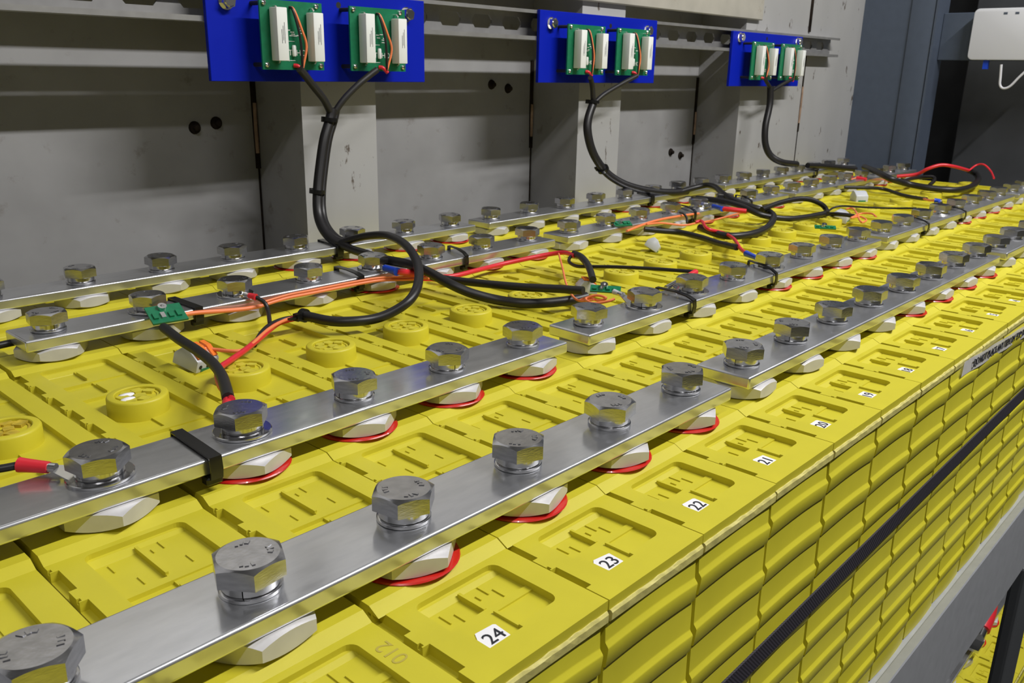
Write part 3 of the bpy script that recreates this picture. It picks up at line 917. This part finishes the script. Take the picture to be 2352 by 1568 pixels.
# ------------------------------------------------------------------ cables (world paths in pitches)
P={
'h1_branch_a':[(6.459,7.400,2.266),(6.555,7.420,2.185),(6.728,7.450,2.017),(6.928,7.500,1.832),(7.077,7.550,1.628)],
'h1_branch_b':[(7.845,7.400,2.272),(7.724,7.420,2.195),(7.511,7.450,2.048),(7.281,7.500,1.840),(7.117,7.550,1.627)],
'h1_main':[(7.097,7.550,1.703),(7.042,7.540,1.547),(6.897,7.500,1.270),(6.771,7.450,0.900),(6.654,7.380,0.531),(6.574,7.280,0.228),(6.520,7.100,0.038),(6.545,6.900,-0.105),(6.641,6.720,-0.169)],
'h1_loop':[(6.570,6.780,-0.155),(6.673,6.550,-0.059),(6.677,6.200,0.034),(6.624,5.750,0.103),(6.364,5.123,0.130),(6.052,4.550,0.100),(5.767,4.132,0.020),(5.450,3.803,-0.080),(5.217,3.687,-0.180),(5.022,3.741,-0.280),(4.826,3.805,-0.330),(4.591,3.885,-0.330),(4.431,4.059,-0.330),(4.369,4.333,-0.330),(4.351,4.448,-0.330)],
'h1_out':[(6.586,6.750,-0.166),(6.553,6.400,-0.192),(6.433,5.950,-0.163),(6.239,5.289,-0.110),(6.275,4.896,-0.110),(6.187,4.422,-0.120),(6.197,4.077,-0.200),(6.334,3.836,-0.300),(6.547,3.595,-0.380),(6.714,3.314,-0.400),(6.964,3.109,-0.400),(7.254,2.934,-0.380),(7.423,2.877,-0.360)],
'h1_sleeve':[(6.559,4.837,-0.300),(6.608,4.432,-0.290),(6.666,3.863,-0.250),(6.777,3.377,-0.220),(6.898,2.925,-0.180),(6.965,2.582,-0.150)],
'red1_sleeve':[(5.948,4.766,-0.130),(6.223,4.796,-0.200),(6.554,4.807,-0.300)],
'red1_blue':[(5.956,4.999,-0.125),(5.940,4.740,-0.130)],
'red_long':[(6.726,4.963,-0.360),(6.967,4.811,-0.360),(7.377,4.807,-0.350),(7.951,4.854,-0.350),(8.344,4.705,-0.300),(8.632,4.538,-0.250),(8.705,4.313,-0.200),(8.540,3.979,-0.170)],
'orange_drop':[(8.701,4.406,-0.220),(8.082,3.819,-0.250),(7.526,3.301,-0.280),(7.195,2.946,-0.300),(7.017,2.681,-0.300),(7.029,2.464,-0.250)],
'knot_loop':[(8.587,3.978,-0.170),(8.537,4.054,-0.200),(8.437,3.987,-0.250),(8.314,3.755,-0.250),(8.268,3.517,-0.210),(8.321,3.066,-0.150),(8.384,2.564,-0.100),(8.491,2.177,-0.080),(8.532,2.012,-0.070)],
'knot_red':[(8.523,2.020,-0.070),(8.568,1.939,-0.080),(8.630,1.868,-0.100)],
'knot_sleeve':[(8.626,4.064,-0.170),(8.462,3.802,-0.150),(8.158,3.433,-0.180),(7.732,3.029,-0.220)],
'pcb2':[(6.935,2.527,-0.140),(6.971,2.132,-0.140)],
'tangle2':[(7.017,2.681,-0.300),(7.085,2.605,-0.260),(7.034,2.404,-0.250),(7.039,2.303,-0.200),(7.055,2.455,-0.200),(6.986,2.560,-0.250),(6.860,2.353,-0.240),(6.921,2.196,-0.200),(6.985,2.141,-0.170)],
'wago2':[(7.549,3.004,-0.220)],
'sleeve3':[(2.835,4.626,-0.200),(2.758,4.173,-0.200),(2.711,3.752,-0.200),(2.626,3.324,-0.190),(2.495,2.925,-0.170),(2.335,2.566,-0.150),(2.195,2.280,-0.130)],
'orange3':[(4.418,4.532,-0.360),(4.152,4.515,-0.360),(3.816,4.327,-0.360),(3.395,3.974,-0.360),(3.208,3.902,-0.360),(3.070,4.110,-0.360),(2.988,4.142,-0.340)],
'red3':[(4.342,4.504,-0.360),(4.072,4.521,-0.380),(3.657,4.201,-0.380),(3.253,3.858,-0.360),(2.976,3.636,-0.340),(2.774,3.457,-0.320),(2.588,3.157,-0.280),(2.403,2.764,-0.220),(2.277,2.428,-0.160),(2.195,2.229,-0.130)],
'black3':[(4.387,4.487,-0.360),(4.181,4.559,-0.360),(3.946,4.475,-0.360),(3.698,4.264,-0.360),(3.488,4.059,-0.400)],
'black3b':[(3.949,4.496,-0.360),(4.099,4.760,-0.300),(4.115,4.848,-0.220),(4.063,4.950,-0.160)],
'black3b_red':[(4.014,5.049,-0.150),(4.059,4.927,-0.160)],
'orange_bar1':[(3.104,4.960,-0.204),(3.355,4.960,-0.214),(3.656,4.960,-0.251),(3.928,4.960,-0.278),(4.130,4.950,-0.278)],
'orange_bar2':[(4.130,4.950,-0.278),(4.481,4.960,-0.251),(4.840,4.960,-0.251),(5.282,4.960,-0.250),(5.561,4.960,-0.252),(5.844,4.900,-0.249),(6.257,4.879,-0.300),(6.366,4.623,-0.250)],
'pcb1':[(2.835,4.994,-0.140),(3.119,4.957,-0.140),(3.075,4.652,-0.190),(2.765,4.646,-0.190)],
'wago1':[(2.903,4.157,-0.360)],
'lead0':[(0.428,2.213,-0.120),(0.555,2.147,-0.120),(0.665,2.116,-0.120)],
'lead0_red':[(0.658,2.124,-0.120),(0.709,2.081,-0.120),(0.779,1.979,-0.130)],
'leadC':[(1.520,5.437,-0.300),(1.718,5.457,-0.300),(1.885,5.617,-0.350)],
'h2_a':[(13.126,7.400,2.194),(13.338,7.500,2.011),(13.456,7.550,1.691)],
'h2_b':[(14.696,7.400,2.239),(14.229,7.450,2.072),(13.722,7.500,1.867),(13.470,7.550,1.691)],
'h2_main':[(13.453,7.550,1.725),(13.230,7.500,1.386),(13.188,7.450,1.094),(13.321,7.400,0.731),(13.616,7.350,0.404),(13.873,7.250,0.200),(14.219,7.100,0.035),(14.735,6.950,-0.092),(15.355,6.800,-0.166),(15.896,6.720,-0.176)],
'h2_loop':[(15.625,6.750,-0.175),(16.085,6.600,-0.093),(16.201,6.400,-0.035),(15.883,6.000,-0.025),(14.934,5.252,-0.020),(14.625,4.735,-0.090),(14.650,4.369,-0.160),(14.797,4.182,-0.220),(14.450,3.921,-0.260),(13.630,3.607,-0.290),(12.936,3.496,-0.310),(12.457,3.607,-0.320),(12.376,3.895,-0.320),(12.698,4.450,-0.310)],
'h2_out':[(14.602,5.698,-0.100),(14.545,5.170,-0.080),(14.369,4.594,-0.100),(14.337,4.201,-0.200),(14.502,4.010,-0.260),(14.841,3.773,-0.300),(15.458,3.663,-0.310),(16.167,3.622,-0.310)],
'h2_arch':[(14.550,4.227,-0.150),(15.176,4.188,-0.080),(15.704,4.082,-0.040),(15.997,3.942,-0.060),(16.203,3.794,-0.150),(16.330,3.727,-0.260),(16.056,3.573,-0.310)],
'h2_sleeve':[(11.490,4.820,-0.250),(11.721,4.618,-0.280),(11.941,4.406,-0.300),(11.794,3.889,-0.300),(11.471,3.377,-0.280),(11.082,2.843,-0.220)],
'h2_red':[(12.651,4.519,-0.220),(12.711,4.433,-0.200),(12.213,4.021,-0.220),(12.484,3.875,-0.300),(11.958,3.376,-0.270),(10.965,2.722,-0.200),(10.352,2.276,-0.140)],
'h2_blue':[(10.395,2.320,-0.140),(10.225,2.067,-0.140)],
'h2_red2':[(13.846,4.707,-0.120),(13.904,4.519,-0.120),(14.049,4.289,-0.140)],
'h2_blue2':[(14.028,4.981,-0.120),(13.823,4.657,-0.120)],
'h2_orange':[(11.678,4.908,-0.200),(12.255,4.972,-0.250),(12.617,4.743,-0.300),(13.007,4.710,-0.300),(13.896,4.862,-0.360),(14.352,4.464,-0.200)],
'h2_orange_bar':[(11.121,4.921,-0.250),(12.036,5.014,-0.200),(12.903,5.024,-0.200),(13.574,5.015,-0.220)],
'h2_lead':[(12.871,4.828,-0.300),(12.945,4.891,-0.220),(12.953,4.967,-0.150),(12.911,5.036,-0.130)],
'pcb3':[(11.338,5.029,-0.140),(11.668,4.861,-0.140)],
'wago3':[(10.975,4.331,-0.340)],
'w3_wire':[(11.123,4.989,-0.200),(10.922,4.776,-0.280),(10.722,4.456,-0.340),(10.681,4.240,-0.360)],
'w3_orange':[(11.068,4.743,-0.330),(10.990,4.470,-0.340)],
'thin_r':[(16.162,3.636,-0.320),(16.554,3.688,-0.260),(16.746,3.565,-0.220),(16.817,3.104,-0.200),(16.979,2.648,-0.180),(17.076,2.225,-0.140)],
'conn_r':[(16.182,3.356,-0.340)],
'sleeve_r':[(16.379,3.708,-0.360),(16.143,3.345,-0.300),(16.143,3.065,-0.300)],
'tangle_r':[(17.212,3.660,-0.340),(17.162,3.516,-0.300),(16.407,3.120,-0.300),(15.878,3.018,-0.300),(16.177,2.967,-0.300),(15.848,2.709,-0.300),(15.510,2.675,-0.300),(16.435,3.097,-0.300),(16.476,2.876,-0.260),(16.032,2.606,-0.240)],
'pcb4':[(15.993,2.926,-0.250),(15.725,2.508,-0.220)],
'h3_a':[(20.316,7.400,2.221),(20.495,7.420,2.115),(20.774,7.450,1.986)],
'h3_b':[(21.859,7.400,2.208),(21.422,7.420,2.096),(20.885,7.450,1.920)],
'h3_main':[(20.764,7.450,2.029),(20.761,7.420,1.574),(20.566,7.380,1.033),(20.547,7.320,0.596),(20.669,7.200,0.298),(20.922,7.000,0.131),(21.628,6.900,0.039)],
'h3_bar':[(22.202,6.850,-0.027),(23.259,6.750,-0.110),(24.418,6.400,-0.229)],
'h3_loop':[(22.706,5.506,0.020),(21.867,4.838,0.000),(21.384,4.321,-0.080),(21.874,4.051,-0.220),(21.971,3.502,-0.280),(22.322,2.998,-0.300),(23.624,3.019,-0.300),(25.083,3.306,-0.270),(25.638,3.554,-0.180),(24.952,3.546,-0.050)],
'h3_loop2':[(21.873,4.195,-0.180),(23.143,4.330,-0.200),(23.867,4.128,-0.200),(23.731,4.007,-0.270),(23.317,3.979,-0.360)],
'h3_red':[(23.177,4.790,-0.200),(23.393,4.372,-0.120),(23.372,4.114,0.040),(23.559,3.866,0.150),(23.828,3.622,0.120),(24.723,3.494,-0.030)],
'h3_red2':[(24.744,3.478,-0.030),(24.994,3.386,0.100),(24.953,3.196,0.130),(24.793,2.971,0.000),(23.938,2.644,-0.100)],
'h3_sleeve':[(20.105,4.917,-0.250),(20.460,4.528,-0.250),(20.973,4.295,-0.300),(20.554,3.724,-0.340),(20.092,3.173,-0.320),(19.765,2.899,-0.280)],
'h3_orange':[(19.809,5.064,-0.220),(20.729,5.181,-0.220),(21.981,5.360,-0.200),(22.226,5.222,-0.250),(23.151,5.349,-0.250),(22.862,4.887,-0.300),(22.442,4.526,-0.200)],
'h3_redsl':[(21.598,5.234,-0.160),(21.593,4.983,-0.180)],
'h3_lead':[(19.998,3.068,-0.300),(19.358,2.705,-0.250),(18.760,2.392,-0.160)],
'h3_blue':[(18.491,2.345,-0.130),(18.526,2.235,-0.130)],
'wago5':[(19.640,4.375,-0.360)],
'w5_wire':[(19.935,5.143,-0.280),(19.476,4.799,-0.340),(19.413,4.561,-0.360),(19.539,4.458,-0.360)],
'w_router':[(27.750,3.933,2.718),(27.750,3.901,2.397),(27.750,3.872,2.157),(27.750,3.764,2.064),(27.750,3.605,2.128),(27.750,3.423,2.370),(27.750,3.195,2.644)],
'seg_red_a':[(6.366,7.360,2.996),(6.377,7.300,2.714),(6.405,7.300,2.486),(6.520,7.360,2.285)],
}

def tube_me(name, key, r, m, n=10, sub=6, pts=None):
    mb = MB()
    mb.tube(pts or P[key], r, n, None, sub)
    return mb.mesh(name, M[m], 60)
def harness(label, parts, name='wiring_harness', cat='cable', group=None):
    base = P[parts[0][1]][-1] if isinstance(parts[0][1], str) else (0, 0, 0)
    t = thing(name, label, cat, base, group)
    off = tuple(-c for c in base)
    for pn, key, r, m in parts:
        ob(pn, tube_me(pn, key, r, m), t, off)
    return t, off
def twin(key, d):
    return [(x + d[0], y + d[1], z + d[2]) for x, y, z in P[key]]

def tie_on_cable(parent, off, c, direction, r, tail=0.12):
    """cable tie around a cable at point c"""
    d = Vector(direction).normalized()
    q = d.to_track_quat('Z', 'Y')
    mb = MB()
    mb.lathe([(r, -0.03), (r + 0.012, -0.03), (r + 0.012, 0.03), (r, 0.03)], (0, 0, 0), 16)
    mb.box(r - 0.01, r + 0.06, -0.04, 0.04, -0.04, 0.04)
    mb.box(r + 0.05, r + 0.05 + tail, -0.012, 0.012, -0.025, 0.025)
    o = ob('cable_tie', mb.mesh('cable_tie', M['tie'], 40), parent, tuple(c[i] + off[i] for i in range(3)))
    o.rotation_euler = q.to_euler()
    return o

h1, o1 = harness('thick black cable from the nearest blue panel looping over the cells', [
    ('trunk', 'h1_main', 0.075, 'blackrub'), ('branch', 'h1_branch_a', 0.055, 'blackmat'), ('branch', 'h1_branch_b', 0.05, 'blackmat'),
    ('loop', 'h1_loop', 0.056, 'blackrub'), ('lead', 'h1_out', 0.062, 'blackrub')])
mb = MB(); mb.tube(twin('h1_main', (0.09, 0.02, 0)), 0.06, 10)
ob('trunk', mb.mesh('trunk', M['blackrub'], 60), h1, o1)
tie_on_cable(h1, o1, P['h1_main'][1], (0.1, 0, 1), 0.105, 0.02)
tie_on_cable(h1, o1, P['h1_main'][4], (0.1, 0, 1), 0.10, 0.05)
tie_on_cable(h1, o1, P['h1_loop'][-1], Vector(P['h1_loop'][-1]) - Vector(P['h1_loop'][-2]), 0.065, 0.1)
h2, o2 = harness('thick black cable from the middle blue panel curving down onto the cells', [
    ('trunk', 'h2_main', 0.08, 'blackrub'), ('branch', 'h2_a', 0.05, 'blackmat'), ('branch', 'h2_b', 0.045, 'blackmat'),
    ('loop', 'h2_loop', 0.062, 'blackrub'), ('lead', 'h2_out', 0.055, 'blackrub'), ('arch', 'h2_arch', 0.052, 'blackrub')])
mb = MB(); mb.tube(twin('h2_main', (0.09, 0.03, 0)), 0.06, 10)
ob('trunk', mb.mesh('trunk', M['blackrub'], 60), h2, o2)
tie_on_cable(h2, o2, P['h2_main'][0], (0.1, 0, 1), 0.11, 0.02)
tie_on_cable(h2, o2, P['h2_main'][4], (0.6, 0, -0.7), 0.11, 0.05)
h3, o3 = harness('black cable hanging from the farthest blue panel to the rear busbar', [
    ('trunk', 'h3_main', 0.085, 'blackrub'), ('branch', 'h3_a', 0.05, 'blackmat'), ('branch', 'h3_b', 0.045, 'blackmat')])
harness('black cable lying along the far end of the rear busbar', [('cable', 'h3_bar', 0.075, 'blackrub')], 'black_cable')
harness('black cable looping wide over the cells at the far end', [('cable', 'h3_loop', 0.075, 'blackrub'), ('loop', 'h3_loop2', 0.05, 'blackrub')], 'black_cable')

# ring lugs: flat ring, neck, barrel and coloured sleeve
def lug_parts(parent, off, bx, by, a, b, m, r=0.05, nm='sleeve'):
    """bx,by: bolt axis; a: sleeve end at the ring side, b: sleeve end at the wire side"""
    a, b = Vector(a), Vector(b)
    mb = MB()
    zr = ZBAR + 0.018
    mb.lathe([(0.185, zr - 0.012), (0.19, zr - 0.004), (0.185, zr + 0.004), (0.09, zr + 0.005)], (bx, by, 0), 26)
    d = (Vector((a.x, a.y, 0)) - Vector((bx, by, 0))).normalized()
    s = Vector((-d.y, d.x, 0))
    c = Vector((bx, by, zr))
    p = [c + d * 0.14 - s * 0.11, c + d * 0.14 + s * 0.11, a + s * 0.03, a - s * 0.03]
    top = [mb.bm.verts.new(q + Vector((0, 0, 0.004))) for q in p]
    bot = [mb.bm.verts.new(q - Vector((0, 0, 0.006))) for q in p]
    mb.bm.faces.new(top); mb.bm.faces.new(bot[::-1])
    for i in range(4): mb.bm.faces.new((top[i], bot[i], bot[(i + 1) % 4], top[(i + 1) % 4]))
    mb.tube([a - (b - a) * 0.25, a + (b - a) * 0.3], 0.032, 10)
    o = ob('ring_lug', mb.mesh('ring_lug', M['chrome'], 40), parent, off)
    mb = MB(); mb.tube([a, a.lerp(b, 0.45), a.lerp(b, 0.8), b], r * 0.85, 12, r * 1.1)
    ob(nm, mb.mesh(nm, M[m], 50), parent, off)

t, o = harness('black wire with a red lug on the left end bolt of the second busbar', [('wire', 'lead0', 0.026, 'blackrub')], 'lug_wire')
lug_parts(t, o, 1.0, ROW[1], P['lead0_red'][-1], P['lead0_red'][0], 'red', 0.045)
t, o = harness('thick black sleeve and red lead bolted to the second busbar beside a green board', [('sleeve', 'sleeve3', 0.048, 'blackmat'), ('red_lead', 'red3', 0.03, 'red')], 'sense_lead')
lug_parts(t, o, 2.0, ROW[1], (2.05, 2.06, -0.15), P['red3'][-2], 'red', 0.042, 'red_boot')
t, o = harness('thin orange wire from the tied cable to the nearest lever connector', [('wire', 'orange3', 0.019, 'orange')], 'orange_wire')
t, o = harness('short black wire with a red lug on the third busbar', [('wire', 'black3b', 0.024, 'blackrub'), ('wire', 'black3', 0.026, 'blackrub')], 'lug_wire')
lug_parts(t, o, 4.0, ROW[2], P['black3b_red'][0], P['black3b_red'][1], 'red', 0.035)
harness('orange wire pair tied to the front edge of the third busbar', [('wire', 'orange_bar1', 0.024, 'orange'), ('wire', 'orange_bar2', 0.02, 'orange')], 'orange_wire')
mb = MB(); mb.tube([(x, y, z + 0.035) for x, y, z in P['orange_bar2']], 0.014, 8)
tag(ob('orange_wire', mb.mesh('orange_wire', M['orange'], 50)), 'thinner orange wire lying above the tied orange pair', 'cable')
t, o = harness('black sleeve and red wire with a blue lug on the third busbar', [('black_sleeve', 'h1_sleeve', 0.05, 'blackmat'), ('red_sleeve', 'red1_sleeve', 0.045, 'red')], 'sense_lead')
lug_parts(t, o, 6.0, ROW[2], P['red1_blue'][0], P['red1_blue'][1], 'bluelug', 0.05)
harness('long red wire crossing the cells from the blue lug to the black knot', [('wire', 'red_long', 0.033, 'red'), ('strand', 'orange_drop', 0.014, 'orange')], 'red_wire')
t, o = harness('thin black wire from the knotted sleeve to a red lug on the second busbar', [('wire', 'knot_loop', 0.024, 'blackrub'), ('sleeve', 'knot_sleeve', 0.048, 'blackmat')], 'lug_wire')
lug_parts(t, o, 8.0, ROW[1], (7.93, 1.98, -0.13), P['knot_red'][0], 'red', 0.034)
harness('tangle of thin orange wire under the green sense board', [('wire', 'tangle2', 0.016, 'orange')], 'orange_wire')
t, o = harness('black sleeve and red wire ending in a blue lug on the second busbar', [('sleeve', 'h2_sleeve', 0.048, 'blackmat'), ('red_wire', 'h2_red', 0.028, 'red')], 'sense_lead')
lug_parts(t, o, 10.0, ROW[1], P['h2_blue'][1], P['h2_blue'][0], 'bluelug', 0.042)
t, o = harness('red sleeve with a blue lug on the third busbar below the looped cable', [('sleeve', 'h2_red2', 0.045, 'red'), ('strand', 'h2_orange', 0.018, 'orange'), ('black_lead', 'h2_lead', 0.022, 'blackrub')], 'sense_lead')
lug_parts(t, o, 14.0, ROW[2], P['h2_blue2'][0], P['h2_blue2'][1], 'bluelug', 0.045)
harness('orange wire bundle tied along the middle of the third busbar', [('wire', 'h2_orange_bar', 0.022, 'orange')], 'orange_wire')
harness('thin black wire running to the far part of the second busbar', [('wire', 'thin_r', 0.02, 'blackrub'), ('sleeve', 'sleeve_r', 0.04, 'blackmat'), ('tangle', 'tangle_r', 0.018, 'orange')], 'lug_wire')
harness('red wire arching over the far cells against the dark cabinet', [('wire', 'h3_red', 0.045, 'red'), ('strand', 'h3_red2', 0.025, 'red')], 'red_wire')
t, o = harness('black sleeve at the far end with a blue lug on the second busbar', [('sleeve', 'h3_sleeve', 0.042, 'blackmat'), ('strand', 'h3_lead', 0.025, 'orange'), ('wire', 'h3_orange', 0.03, 'orange'), ('red_sleeve', 'h3_redsl', 0.045, 'red')], 'sense_lead')
lug_parts(t, o, 17.0, ROW[1], P['h3_blue'][1], P['h3_blue'][0], 'bluelug', 0.045)
harness('white cable looping below the router', [('cable', 'w_router', 0.035, 'white_cable')], 'router_cable')
harness('black cable end behind the left end of the third busbar', [('cable', 'leadC', 0.035, 'blackrub')], 'black_cable')

# small green sense boards
def small_board(label, c, ang, w, h, tilt=(0, 0)):
    t = thing('sense_board', label, 'circuit board', c, 'small green sense boards', (tilt[0], tilt[1], ang))
    mb = MB(); mb.box(-w / 2, w / 2, -h / 2, h / 2, -0.01, 0.01)
    ob('board', mb.mesh('board', M['pcb']), t)
    rr = random.Random(int(c[0] * 10))
    for i in range(4):
        mb = MB()
        x = -w * 0.35 + w * 0.22 * i
        mb.box(x - w * 0.06, x + w * 0.06, -h * 0.28, h * (0.0 + 0.1 * rr.random()), 0.01, 0.03)
        ob('chip', mb.mesh('chip', M['chrome'] if i == 1 else M['pcb']), t)
    mb = MB(); mb.lathe([(0.045, 0.01), (0.045, 0.05), (0.02, 0.05), (0.02, 0.015)], (-w * 0.05, h * 0.3, 0), 16)
    ob('eyelet', mb.mesh('eyelet', M['chrome'], 40), t)
    return t
small_board('small green board with an eyelet hanging off the third busbar', (3.02, 4.93, -0.155), -0.12, 0.36, 0.27, (0.45, 0))
small_board('small green board wired to the near end of the second busbar', (7.18, 2.42, -0.14), -1.0, 0.36, 0.11, (0.5, 0))
small_board('small green board at the start of the second bar of the third row', (11.12, 5.02, -0.14), -0.5, 0.32, 0.14, (0.4, 0))
small_board('small green board beside the orange tangle near the second busbar', (14.07, 2.75, -0.24), -1.0, 0.36, 0.10, (0.4, 0))
t = thing('ring_lug', 'silver ring lug linking a green board to the second busbar bolt', 'lug', (7.0, ROW[1], ZBAR))
lug_parts(t, (-7.0, -ROW[1], -ZBAR), 7.0, ROW[1], (7.08, 2.12, -0.13), (7.12, 2.25, -0.13), 'connector', 0.03, 'crimp')
t = thing('ring_lug', 'silver ring lug under the bolt above the small green board', 'lug', (3.0, ROW[2], ZBAR))
lug_parts(t, (-3.0, -ROW[2], -ZBAR), 3.0, ROW[2], (3.03, 5.05, -0.15), (3.03, 4.98, -0.15), 'connector', 0.03, 'crimp')

# lever connectors
def connector(label, c, ang, levers, size=(0.26, 0.30, 0.20), tilt=(0, 0), front='pcb'):
    t = thing('lever_connector', label, 'connector', c, 'grey lever connectors', (tilt[0], tilt[1], ang))
    w, d, h = size
    mb = MB()
    mb.prism([(-d / 2, 0), (d / 2, 0), (d / 2, h * 0.55), (d * 0.2, h), (-d * 0.1, h * 0.95), (-d / 2, h * 0.6)], 0, -w / 2, w / 2)
    mb.bevel(0.012, 2)
    ob('body', mb.mesh('body', M['connector'], 40), t)
    for i in range(levers):
        x = -w * 0.5 + w * (i + 0.5) / levers
        lw = w / levers * 0.32
        mb = MB()
        mb.prism([(-d * 0.42, h * 0.66), (-d * 0.08, h * 0.97), (d * 0.2, h * 1.02), (d * 0.2, h * 1.12), (-d * 0.1, h * 1.08), (-d * 0.46, h * 0.74)], 0, x - lw, x + lw)
        ob('lever', mb.mesh('lever', M['lever']), t)
        mb = MB(); mb.lathe([(0.02, -d / 2 - 0.004), (0.02, -d / 2 + 0.02)], (x, 0, h * 0.3), 10, axis=1)
        ob('wire_port', mb.mesh('wire_port', M['darker']), t)
    mb = MB(); mb.box(-w * 0.3, w * 0.3, -d / 2 - 0.006, -d / 2, h * 0.06, h * 0.2)
    ob('marking', mb.mesh('marking', M[front]), t)
    return t
connector('grey lever connector with orange levers lying near the second busbar bolt', (2.90, 4.18, -0.50), 0.35, 3, (0.30, 0.30, 0.20), (0.25, 0.1))
connector('grey lever connector with two orange levers under the knotted sleeve', (7.9, 3.26, -0.46), 0.9, 2, (0.20, 0.26, 0.18))
connector('tilted grey connector lying on the cells beside the third busbar', (11.1, 4.41, -0.49), 0.5, 0, (0.24, 0.24, 0.20), (0.5, 0.3))
connector('grey connector under the black sleeve near the orange tangle', (16.5, 3.49, -0.49), 0.2, 0, (0.42, 0.34, 0.22), (0.1, 0))
connector('small grey block connector on the cells toward the far end', (19.7, 4.38, -0.50), -0.7, 0, (0.30, 0.30, 0.26))

# cable ties around the busbars
def bar_tie(label, i, xf, xb, thick=0.035, loose=0.0):
    y0, y1 = ROW[i] - 0.285, ROW[i] + 0.285
    zt, zb = ZBAR + 0.012 + loose, ZBARB - 0.012
    t = thing('cable_tie', label, 'cable tie', (xf, ROW[i], ZBARB), 'cable ties around the busbars')
    mb = MB()
    loop = [(y0, zb), (y0 - 0.012, (zt + zb) / 2), (y0, zt - loose), (y0 + 0.1, zt), ((y0 + y1) / 2, zt + loose * 0.5), (y1, zt), (y1 + 0.01, (zt + zb) / 2), (y1, zb)]
    rows = []
    for y, z in loop:
        x = xf + (xb - xf) * (y - y0) / (y1 - y0)
        cy, cz = (y0 + y1) / 2, (zt + zb) / 2
        oy, oz = (0.012 if y > cy else -0.012), (0.012 if z > cz else -0.012)
        rows.append([mb.bm.verts.new((x + a - xf, yy - ROW[i], zz - ZBARB)) for a, yy, zz in ((-thick, y, z), (thick, y, z), (thick, y + oy, z + oz), (-thick, y + oy, z + oz))])
    rows.append(rows[0])
    for a, b in zip(rows, rows[1:]):
        for q in range(4): mb.bm.faces.new((a[q], a[(q + 1) % 4], b[(q + 1) % 4], b[q]))
    ob('band', mb.mesh('band', M['tie'], 50), t)
    mb = MB(); mb.box(-thick - 0.015, thick + 0.015, -0.27, -0.19, -0.075, -0.02); mb.bevel(0.01, 1)
    ob('buckle', mb.mesh('buckle', M['tie']), t)
bar_tie('wide black cable tie around the left part of the second busbar', 1, 1.63, 1.66, 0.045)
bar_tie('black cable tie beside the small green board on the third busbar', 2, 3.41, 3.40, 0.045)
bar_tie('black cable tie beside the blue lug on the third busbar', 2, 5.58, 5.63, 0.04, 0.02)
bar_tie('black cable tie at the right end of the nearest third row busbar', 2, 7.41, 7.62, 0.03, 0.03)
bar_tie('black cable tie holding the thick cable to the rear busbar', 3, 6.55, 6.62, 0.05)
bar_tie('black cable tie near the left end of the middle second row busbar', 1, 7.61, 7.72, 0.035, 0.03)
bar_tie('black cable tie left of the blue lug in the second row', 1, 9.64, 9.98, 0.03, 0.03)
bar_tie('thin black cable tie at the far bar joint of the second row', 1, 15.51, 15.9, 0.035, 0.03)
bar_tie('farthest black cable tie around the second row busbar', 1, 17.64, 17.9, 0.035, 0.03)
bar_tie('black cable tie around orange wires on the third row busbar', 2, 13.42, 13.8, 0.035, 0.03)
bar_tie('black cable tie under the looped cable on the third row busbar', 2, 15.6, 16.0, 0.035, 0.03)
bar_tie('black cable tie holding the middle cable to the rear busbar', 3, 14.6, 14.9, 0.05)
bar_tie('black cable tie at the far end of the rear busbar', 3, 22.6, 22.8, 0.05)
